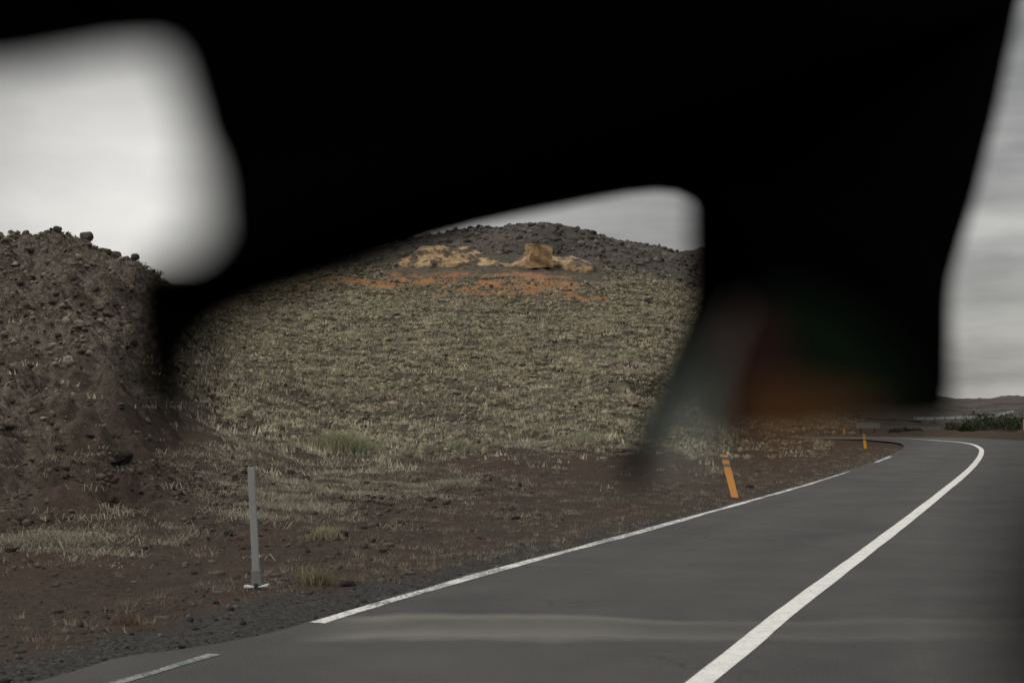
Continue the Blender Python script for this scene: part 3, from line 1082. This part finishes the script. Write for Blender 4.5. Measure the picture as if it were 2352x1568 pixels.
# ------------------------------------------------------------------ tussocks, shrubs
def tussock(px, y, wpx, h, n, label, ca, cb, group=None):
    x, yy, z = ground_point(px, y)
    r = wpx * yy / F / 2
    X = np.clip(rng.normal(0, r * 0.42, n), -r, r)
    Y = np.clip(rng.normal(0, r * 0.34, n), -r, r)
    zz = height(X + x, Y + yy) - z
    o = grass_mesh('grass_tussock', X, Y, zz, 9, h * rng.uniform(0.5, 1.1, n) * np.exp(-(X / r) ** 2 * 0.6), np.full(n, 0.006 + 0.0003 * yy), np.full(n, 0.05), ca, cb, 0.7, True)
    o.location = (x, yy, z)
    tag(o, label, 'grass tussock', group)


tussock(785, 1035, 175, 0.62, 230, 'tall pale green grass tussock at the foot of the hillside above the straw grass', (0.46, 0.45, 0.30), (0.30, 0.31, 0.19))
tussock(748, 1235, 70, 0.20, 60, 'small straw tuft on the bare soil right of the grey post', (0.42, 0.39, 0.28), (0.3, 0.29, 0.19))
tussock(735, 1338, 60, 0.22, 34, 'thin tuft with tall stalks beside the gravel shoulder', (0.34, 0.31, 0.19), (0.2, 0.2, 0.12))
tussock(308, 1428, 30, 0.14, 12, 'upright rusty brown tuft on the soil left of the road', (0.24, 0.165, 0.11), (0.17, 0.13, 0.09))
tussock(1060, 1035, 100, 0.36, 70, 'pale green tussock at the left of the grassy rise below the hillside', (0.46, 0.45, 0.32), (0.32, 0.32, 0.21))
tussock(1340, 1015, 130, 0.42, 90, 'pale green tussock at the right of the grassy rise near the black window frame', (0.48, 0.46, 0.34), (0.34, 0.34, 0.23))

M_LEAF = vcol_material('shrub_leaf', 0.7, 5, 0.3)
M_STEM = plain_material('shrub_stem', (0.08, 0.06, 0.04), (0.12, 0.09, 0.06))


def shrub(px, Y, wx, wy, h, n, label, dark=1.0):
    x = (px - 1176) / F * Y
    z = float(height(np.array([x]), np.array([float(Y)]))[0])
    e = empty('shrub', (x, Y, z))
    tag(e, label, 'shrub', 'low green shrubs across the road')
    # lumpy dome of small leaves
    lob = rng.uniform(-1, 1, (9, 2)) * np.array([wx * 0.42, wy * 0.4])
    li = rng.integers(0, 9, n)
    d = rng.normal(0, 1, (n, 3))
    d /= np.linalg.norm(d, axis=1)[:, None]
    d[:, 2] = np.abs(d[:, 2])
    rad = rng.uniform(0.55, 1.05, (n, 1))
    hl = h * (0.6 + 0.4 * rng.random(9))[li][:, None]
    c = np.concatenate([lob[li], np.zeros((n, 1))], 1) + d * rad * np.concatenate([np.full((n, 1), wx * 0.22), np.full((n, 1), wy * 0.22), hl], 1)
    s = 0.06
    a = rng.normal(0, 1, (n, 3))
    b = rng.normal(0, 1, (n, 3))
    P = np.stack([c, c + a * s, c + b * s], 1).reshape(-1, 3)
    o = mesh_obj('foliage', P, np.arange(3 * n).reshape(-1, 3), M_LEAF, e)
    t = rng.random((n, 1))
    cc = (np.array((0.024, 0.038, 0.014)) * (1 - t) + np.array((0.046, 0.062, 0.026)) * t) * dark
    color_attr(o.data, 'Col', np.repeat(cc, 3, 0))
    bm2 = bmesh.new()
    for i in range(9):
        p0 = Vector((lob[i, 0] * 0.3, lob[i, 1] * 0.3, -0.05))
        p1 = Vector((lob[i, 0], lob[i, 1], h * 0.7))
        dv = p1 - p0
        mtx = Matrix.Translation((p0 + p1) / 2) @ dv.to_track_quat('Z', 'Y').to_matrix().to_4x4()
        bmesh.ops.create_cone(bm2, cap_ends=True, segments=6, radius1=0.03, radius2=0.012, depth=dv.length, matrix=mtx)
    bm_obj('stem', bm2, M_STEM, e)


shrub(2300, 76, 3.2, 3.0, 1.15, 3600, 'largest low green shrub, beside the orange post across the road')
shrub(2210, 78, 2.4, 2.4, 0.62, 2200, 'middle low green shrub on the far verge of the bend')
shrub(2080, 79, 1.8, 1.6, 0.5, 1300, 'dark little shrub on the far verge beside the black pillar', 0.6)
shrub(2420, 77, 3.2, 3.0, 1.2, 2600, 'low green shrub right of the orange post, mostly out of frame')

# ------------------------------------------------------------------ posts and sign
def slab_bm(w, t, h, slant=0.0, bev=0.008, z0=0.0, taper=1.0):
    bm = bmesh.new()
    vs = []
    for z, s in ((z0, 1.0), (z0 + h, taper)):
        for sx, sy in ((-1, -1), (1, -1), (1, 1), (-1, 1)):
            zz = z - (slant * sx if z > z0 else 0)
            vs.append(bm.verts.new((sx * w / 2 * s, sy * t / 2 * s, zz)))
    for f in ((3, 2, 1, 0), (4, 5, 6, 7), (0, 1, 5, 4), (1, 2, 6, 5), (2, 3, 7, 6), (3, 0, 4, 7)):
        bm.faces.new([vs[i] for i in f])
    bmesh.ops.bevel(bm, geom=bm.edges[:], offset=bev, segments=2, affect='EDGES', profile=0.5)
    return bm


M_ORANGE = plain_material('orange_plastic', (0.80, 0.34, 0.09), (0.92, 0.44, 0.14), 40, 0.55)
M_YELLOW = plain_material('yellow_plastic', (0.80, 0.42, 0.03), (0.9, 0.5, 0.05), 40, 0.55)
M_REFL = plain_material('grey_reflector', (0.16, 0.165, 0.18), (0.21, 0.215, 0.23), 60, 0.4)
M_GREYPOST = plain_material('grey_plastic', (0.22, 0.22, 0.215), (0.33, 0.33, 0.32), 9, 0.55)
M_SLEEVE = plain_material('dark_grey_plastic', (0.15, 0.15, 0.155), (0.19, 0.19, 0.19), 30, 0.6)
M_PALE = plain_material('pale_plate', (0.52, 0.54, 0.52), (0.62, 0.63, 0.61), 30, 0.6)
M_BOARD = plain_material('weathered_board', (0.22, 0.22, 0.21), (0.32, 0.32, 0.30), 12, 0.7)
M_BLACKPL = plain_material('black_peg', (0.02, 0.02, 0.02), (0.04, 0.04, 0.04), 30, 0.6)


def guide_post(px, y, hpx, wpx, lean, label, mat, Y=None, bands=True, slant=0.02):
    if Y is None:
        x, yy, z = ground_point(px, y)
    else:
        yy, x = Y, (px - 1176) / F * Y
        z = float(height(np.array([x]), np.array([yy]))[0])
    h, w = hpx * yy / F, wpx * yy / F
    e = empty('guide_post', (x, yy, z))
    e.rotation_euler = (0, -lean, 0)
    tag(e, label, 'guide post', 'guide posts along the road')
    bm_obj('post_body', slab_bm(w, 0.05, h, slant, 0.008, -0.05 + 0.0), mat, e)
    if bands:
        for zc, hh in ((h - 0.05 - 0.055, 0.05), (h - 0.05 - 0.175, 0.05)):
            b = bmesh.new()
            vs = [b.verts.new((sx * (w / 2 + 0.003), sy * 0.0285, zc + sz * hh / 2 - sx * slant)) for sz in (-1, 1) for sx, sy in ((-1, -1), (1, -1), (1, 1), (-1, 1))]
            for f in ((3, 2, 1, 0), (4, 5, 6, 7), (0, 1, 5, 4), (1, 2, 6, 5), (2, 3, 7, 6), (3, 0, 4, 7)):
                b.faces.new([vs[i] for i in f])
            bm_obj('reflector', b, M_REFL, e)
    return e, h, w


guide_post(1686, 1141, 106, 15.5, math.radians(14), 'bright orange guide post with two grey reflector bands leaning left at the road edge', M_ORANGE, slant=0.018)
guide_post(1986, 1026, 36, 6.5, math.radians(6), 'yellow guide post standing inside the bend in front of the pale board', M_YELLOW, Y=50.5, bands=True, slant=0.0)
guide_post(1938, 1003, 17, 4, math.radians(2), 'tiny orange guide post beyond the bend, left of the pale board', M_ORANGE, Y=72, bands=False, slant=0.0)
guide_post(2353, 984, 31, 8, math.radians(1), 'orange guide post cut by the right picture edge beside the green shrub', M_ORANGE, Y=74, bands=True, slant=0.0)

# near grey post standing on a white foot plate
x, yy, z = ground_point(594, 1352)
e = empty('guide_post', (x, yy, z))
e.rotation_euler = (0, -math.radians(3.2), 0)
tag(e, 'grey guide post on a small white foot plate at the gravel edge, nearest the camera', 'guide post', 'guide posts along the road')
s = yy / F
bm_obj('post_body', slab_bm(17 * s, 0.03, 280 * s - 0.06, 0.0, 0.006, 0.06, 0.92), M_GREYPOST, e)
bm_obj('sleeve', slab_bm(22 * s, 0.042, 34 * s, 0.0, 0.006, 0.045), M_SLEEVE, e)
for sx in (-1, 1):
    b = slab_bm(22 * s, 0.09, 0.013, -0.008 * sx, 0.004, 0.028)
    bmesh.ops.translate(b, verts=b.verts, vec=(sx * 16 * s, -0.01, 0))
    bm_obj('foot_plate', b, M_PALE, e)
bm_obj('peg', slab_bm(9 * s, 0.05, 0.12, 0.0, 0.006, -0.06), M_BLACKPL, e)

# low pale guard rail along the far stretch of road
k0 = np.nonzero((FAR[:, 1] < 196) & (FAR[:, 0] > 45.5))[0]
pl_ = FAR[k0] - fn[k0] * 3.5
gz_ = height(FAR[k0, 0], FAR[k0, 1]) + 0.45
e = empty('guard_rail', (float(pl_[0, 0]), float(pl_[0, 1]), float(gz_[0])))
tag(e, 'long pale guard rail beside the distant road, above the green shrubs', 'guard rail')
o0 = np.array([pl_[0, 0], pl_[0, 1], gz_[0]])
vv, ff = [], []
prof_ = [(0.0, 0.30), (0.05, 0.36), (0.0, 0.44), (0.05, 0.52), (0.0, 0.60), (-0.04, 0.60), (-0.04, 0.30)]
for i_ in range(len(pl_)):
    for off, hz in prof_:
        q_ = pl_[i_] - fn[k0[i_]] * off
        vv.append((q_[0] - o0[0], q_[1] - o0[1], gz_[i_] + hz - o0[2]))
m_ = len(prof_)
for i_ in range(len(pl_) - 1):
    for j_ in range(m_):
        a_, b_ = i_ * m_ + j_, i_ * m_ + (j_ + 1) % m_
        ff.append((a_, b_, b_ + m_, a_ + m_))
mesh_obj('rail', vv, ff, M_PALE, e)
pm = None
for i_ in range(1, len(pl_), 4):
    if pm is None:
        po = bm_obj('post', slab_bm(0.1, 0.1, 0.75, 0, 0.01, -0.2), M_SLEEVE, e)
        pm = po.data
    else:
        po = bpy.data.objects.new('post', pm)
        COL.objects.link(po)
        po.parent = e
    q_ = pl_[i_] + fn[k0[i_]] * 0.10
    po.location = (q_[0] - o0[0], q_[1] - o0[1], gz_[i_] - o0[2])

# pale low board beyond the bend
SYB = 73.0
sx_ = (1992 - 1176) / F * SYB
sz_ = float(height(np.array([sx_]), np.array([SYB]))[0])
top = CAM_Z + SYB * (930 - 970) / F
e = empty('sign_board', (sx_, SYB, sz_))
tag(e, 'low pale grey board on two dark legs beyond the bend', 'sign')
b = slab_bm(56 * SYB / F, 0.06, 13 * SYB / F, 0.02, 0.01, top - sz_ - 13 * SYB / F)
bm_obj('panel', b, M_BOARD, e)
for sgn in (-1, 1):
    b = slab_bm(0.07, 0.07, top - sz_ - 0.2, 0, 0.01, -0.1)
    bmesh.ops.translate(b, verts=b.verts, vec=(sgn * 0.36, 0.075, 0))
    bm_obj('leg', b, M_BLACKPL, e)

# ------------------------------------------------------------------ the car we look out of
M_BLACK = plain_material('black_trim', (0.003, 0.003, 0.003), (0.005, 0.005, 0.005), 60, 0.95, spec=0.0)
M_GREENBLACK = plain_material('dark_green_fabric', (0.026, 0.046, 0.028), (0.034, 0.056, 0.036), 90, 0.95, spec=0.0)
M_BELT = plain_material('grey_green_webbing', (0.70, 0.79, 0.71), (0.77, 0.85, 0.77), 300, 0.9, spec=0.05)
M_BROWN = plain_material('brown_leather', (0.26, 0.12, 0.05), (0.32, 0.15, 0.065), 80, 0.9, spec=0.05)
M_RED = plain_material('red_buckle', (0.13, 0.042, 0.046), (0.15, 0.05, 0.054), 50, 0.9, spec=0.05)

car = empty('car_interior', (0, 0, 0))
tag(car, 'black out of focus inside of the car framing two rounded windows', 'car interior')
fwd = Vector((0, math.cos(PITCH), math.sin(PITCH)))
upv = Vector((0, -math.sin(PITCH), math.cos(PITCH)))


def view_point(px, y, d):
    return Vector((0, 0, CAM_Z)) + fwd * d + Vector((1, 0, 0)) * ((px - 1176) / F * d) + upv * ((784 - y) / F * d)


def panel(name, pts, depth, mat, thick=0.014, parent=car):
    """a shaped trim panel: outline, its own distances, and a real thickness"""
    bm = bmesh.new()
    vs = []
    for p in pts:
        vs.append(bm.verts.new((p[0] / 1000, p[1] / 1000, 0)))
    f = bm.faces.new(vs)
    bmesh.ops.triangulate(bm, faces=[f], ngon_method='EAR_CLIP')
    for v, p in zip(vs, pts):
        v.co = view_point(p[0], p[1], depth(p[0], p[1]) if callable(depth) else depth)
    r = bmesh.ops.extrude_face_region(bm, geom=bm.faces[:])
    bmesh.ops.translate(bm, verts=[g for g in r['geom'] if isinstance(g, bmesh.types.BMVert)], vec=fwd * thick)
    return bm_obj(name, bm, mat, parent)


def smooth_outline(pts, n=6):
    P = np.array(pts, float)
    out = []
    m = len(P)
    for i in range(m):
        a, b_, c, d = P[(i - 1) % m], P[i], P[(i + 1) % m], P[(i + 2) % m]
        for k in range(n):
            t = k / n
            out.append(0.5 * (2 * b_ + (c - a) * t + (2 * a - 5 * b_ + 4 * c - d) * t * t + (3 * b_ - a - 3 * c + d) * t ** 3))
    return out


def depth_field(ctrl):
    def fn_(x, y):
        w = 0.0
        s_ = 0.0
        for cx, cy, d in ctrl:
            k_ = 1.0 / (((x - cx) ** 2 + (y - cy) ** 2) / 1e4 + 0.05) ** 1.5
            w += k_
            s_ += k_ / d
        return w / s_
    return fn_


dA = depth_field([(-300, 140, 0.25), (330, 80, 0.25), (440, 300, 0.22), (360, 110, 0.21), (470, 450, 0.165), (420, 560, 0.16), (800, 200, 0.4), (1500, 200, 0.7), (2290, 250, 0.75), (2340, 0, 0.75),
                  (1000, -700, 0.4), (-400, -700, 0.35), (2600, -700, 0.6)])
panel('roof_lining',
      [(-900, 175), (-300, 150), (0, 118), (200, 82), (310, 74), (362, 100), (392, 160), (416, 240), (436, 320), (448, 390), (452, 450), (452, 510), (462, 560), (480, 570), (560, 600), (700, 520),
       (1100, 420), (1500, 330), (1750, 420), (2000, 560), (2160, 690), (2184, 690), (2188, 640), (2205, 575), (2240, 460), (2292, 250), (2344, 0), (2450, -500), (2700, -1500),
       (1000, -1700), (-900, -1500)], dA, M_BLACK)

dB = depth_field([(432, 806, 0.22), (482, 764, 0.22), (590, 710, 0.25), (740, 650, 0.33), (910, 585, 0.55), (1090, 512, 0.9), (1300, 470, 1.0), (1480, 437, 1.05), (1640, 560, 1.15), (1550, 820, 0.7),
                  (1490, 950, 0.5), (1435, 1090, 0.33), (302, 700, 0.33), (306, 870, 0.23), (402, 920, 0.19), (360, 990, 0.19), (520, 520, 0.2), (480, 565, 0.19), (440, 585, 0.2), (385, 592, 0.2), (330, 614, 0.3)])
panel('window_frame',
      [(520, 500), (474, 545), (432, 568), (376, 584), (326, 610), (302, 650), (302, 720), (302, 800), (306, 880), (318, 950), (345, 1015), (388, 1000), (402, 930), (408, 862), (432, 806), (482, 764),
       (590, 710), (740, 650), (910, 580), (1000, 546), (1090, 515), (1200, 490), (1340, 460), (1440, 441), (1510, 434), (1560, 439), (1598, 458), (1622, 488), (1634, 525), (1637, 565),
       (1630, 610), (1612, 670), (1588, 735), (1552, 820), (1500, 935), (1462, 1020), (1425, 1110), (1478, 1115), (1512, 1040), (1548, 950), (1590, 850), (1640, 750), (1720, 650), (1850, 500),
       (1850, 200), (600, 200)], dB, M_BLACK)

dC = depth_field([(1700, 600, 0.6), (2190, 600, 0.7), (2188, 860, 0.55), (2170, 950, 0.42), (2000, 995, 0.22), (1750, 1005, 0.27), (1640, 960, 0.32), (1640, 800, 0.5)])
panel('door_pillar',
      [(1600, 380), (2100, 480), (2182, 640), (2181, 700), (2182, 800), (2186, 880), (2186, 930), (2180, 958), (2090, 985), (1980, 1000), (1850, 1010), (1740, 1012), (1640, 1005), (1600, 900), (1620, 760)],
      dC, M_BLACK, 0.02)
panel('seat_back', smooth_outline([(1730, 740), (1800, 670), (1960, 720), (2075, 850), (2085, 945), (1980, 985), (1790, 1000), (1730, 960)]),
      depth_field([(1850, 680, 0.27), (1900, 850, 0.22), (1900, 980, 0.205)]), M_GREENBLACK, 0.02)
panel('seat_belt', [(1706, 705), (1694, 705), (1656, 760), (1614, 835), (1576, 910), (1542, 985), (1516, 1050), (1600, 1052), (1616, 985), (1628, 905), (1648, 820), (1684, 750)],
      depth_field([(1700, 705, 0.27), (1640, 800, 0.225), (1590, 900, 0.205), (1550, 1040, 0.195)]), M_BELT, 0.003)
panel('armrest', smooth_outline([(1712, 935), (1770, 905), (1900, 915), (2010, 955), (2000, 985), (1890, 1010), (1780, 1025), (1712, 1028)]),
      0.19, M_BROWN, 0.01)
panel('belt_buckle', smooth_outline([(1685, 755), (1745, 745), (1785, 800), (1765, 860), (1695, 860)]), 0.2, M_RED, 0.01)
panel('dashboard_corner', smooth_outline([(2450, 1180), (2560, 1080), (2700, 1100), (2700, 1700), (2410, 1700), (2425, 1400)]), 0.10, M_BLACK, 0.01)

# unseen cabin shell round the camera, added to keep the trim panels dark
def box_into(bm, x0, x1, y0, y1, z0, z1):
    vs = [bm.verts.new(p) for p in ((x0, y0, z0), (x1, y0, z0), (x1, y1, z0), (x0, y1, z0), (x0, y0, z1), (x1, y0, z1), (x1, y1, z1), (x0, y1, z1))]
    for f in ((3, 2, 1, 0), (4, 5, 6, 7), (0, 1, 5, 4), (1, 2, 6, 5), (2, 3, 7, 6), (3, 0, 4, 7)):
        bm.faces.new([vs[i] for i in f])


bm = bmesh.new()
box_into(bm, -0.95, 0.95, -0.12, 0.45, 1.80, 1.84)            # cut short so light reaches the belt
bm_obj('unseen_roof', bm, M_BLACK, car)
bm = bmesh.new()
box_into(bm, -0.95, 0.95, -1.54, -1.5, 0.5, 1.28)            # kept low so light enters from behind
bm_obj('unseen_rear_panel', bm, M_BLACK, car)
bm = bmesh.new()
box_into(bm, -0.95, 0.95, -1.5, 0.7, 0.46, 0.5)              # unseen floor
bm_obj('unseen_floor_pan', bm, M_BLACK, car)
for sgn in (-1, 1):
    bm = bmesh.new()
    x0, x1 = sorted((sgn * 0.95, sgn * 0.91))
    box_into(bm, x0, x1, -1.5, 0.7, 0.5, 1.28)
    bm_obj('unseen_door_panel', bm, M_BLACK, car)
bm = bmesh.new()
box_into(bm, -0.95, 0.95, 0.7, 0.74, 0.46, 1.22)
bm_obj('unseen_bulkhead', bm, M_BLACK, car)
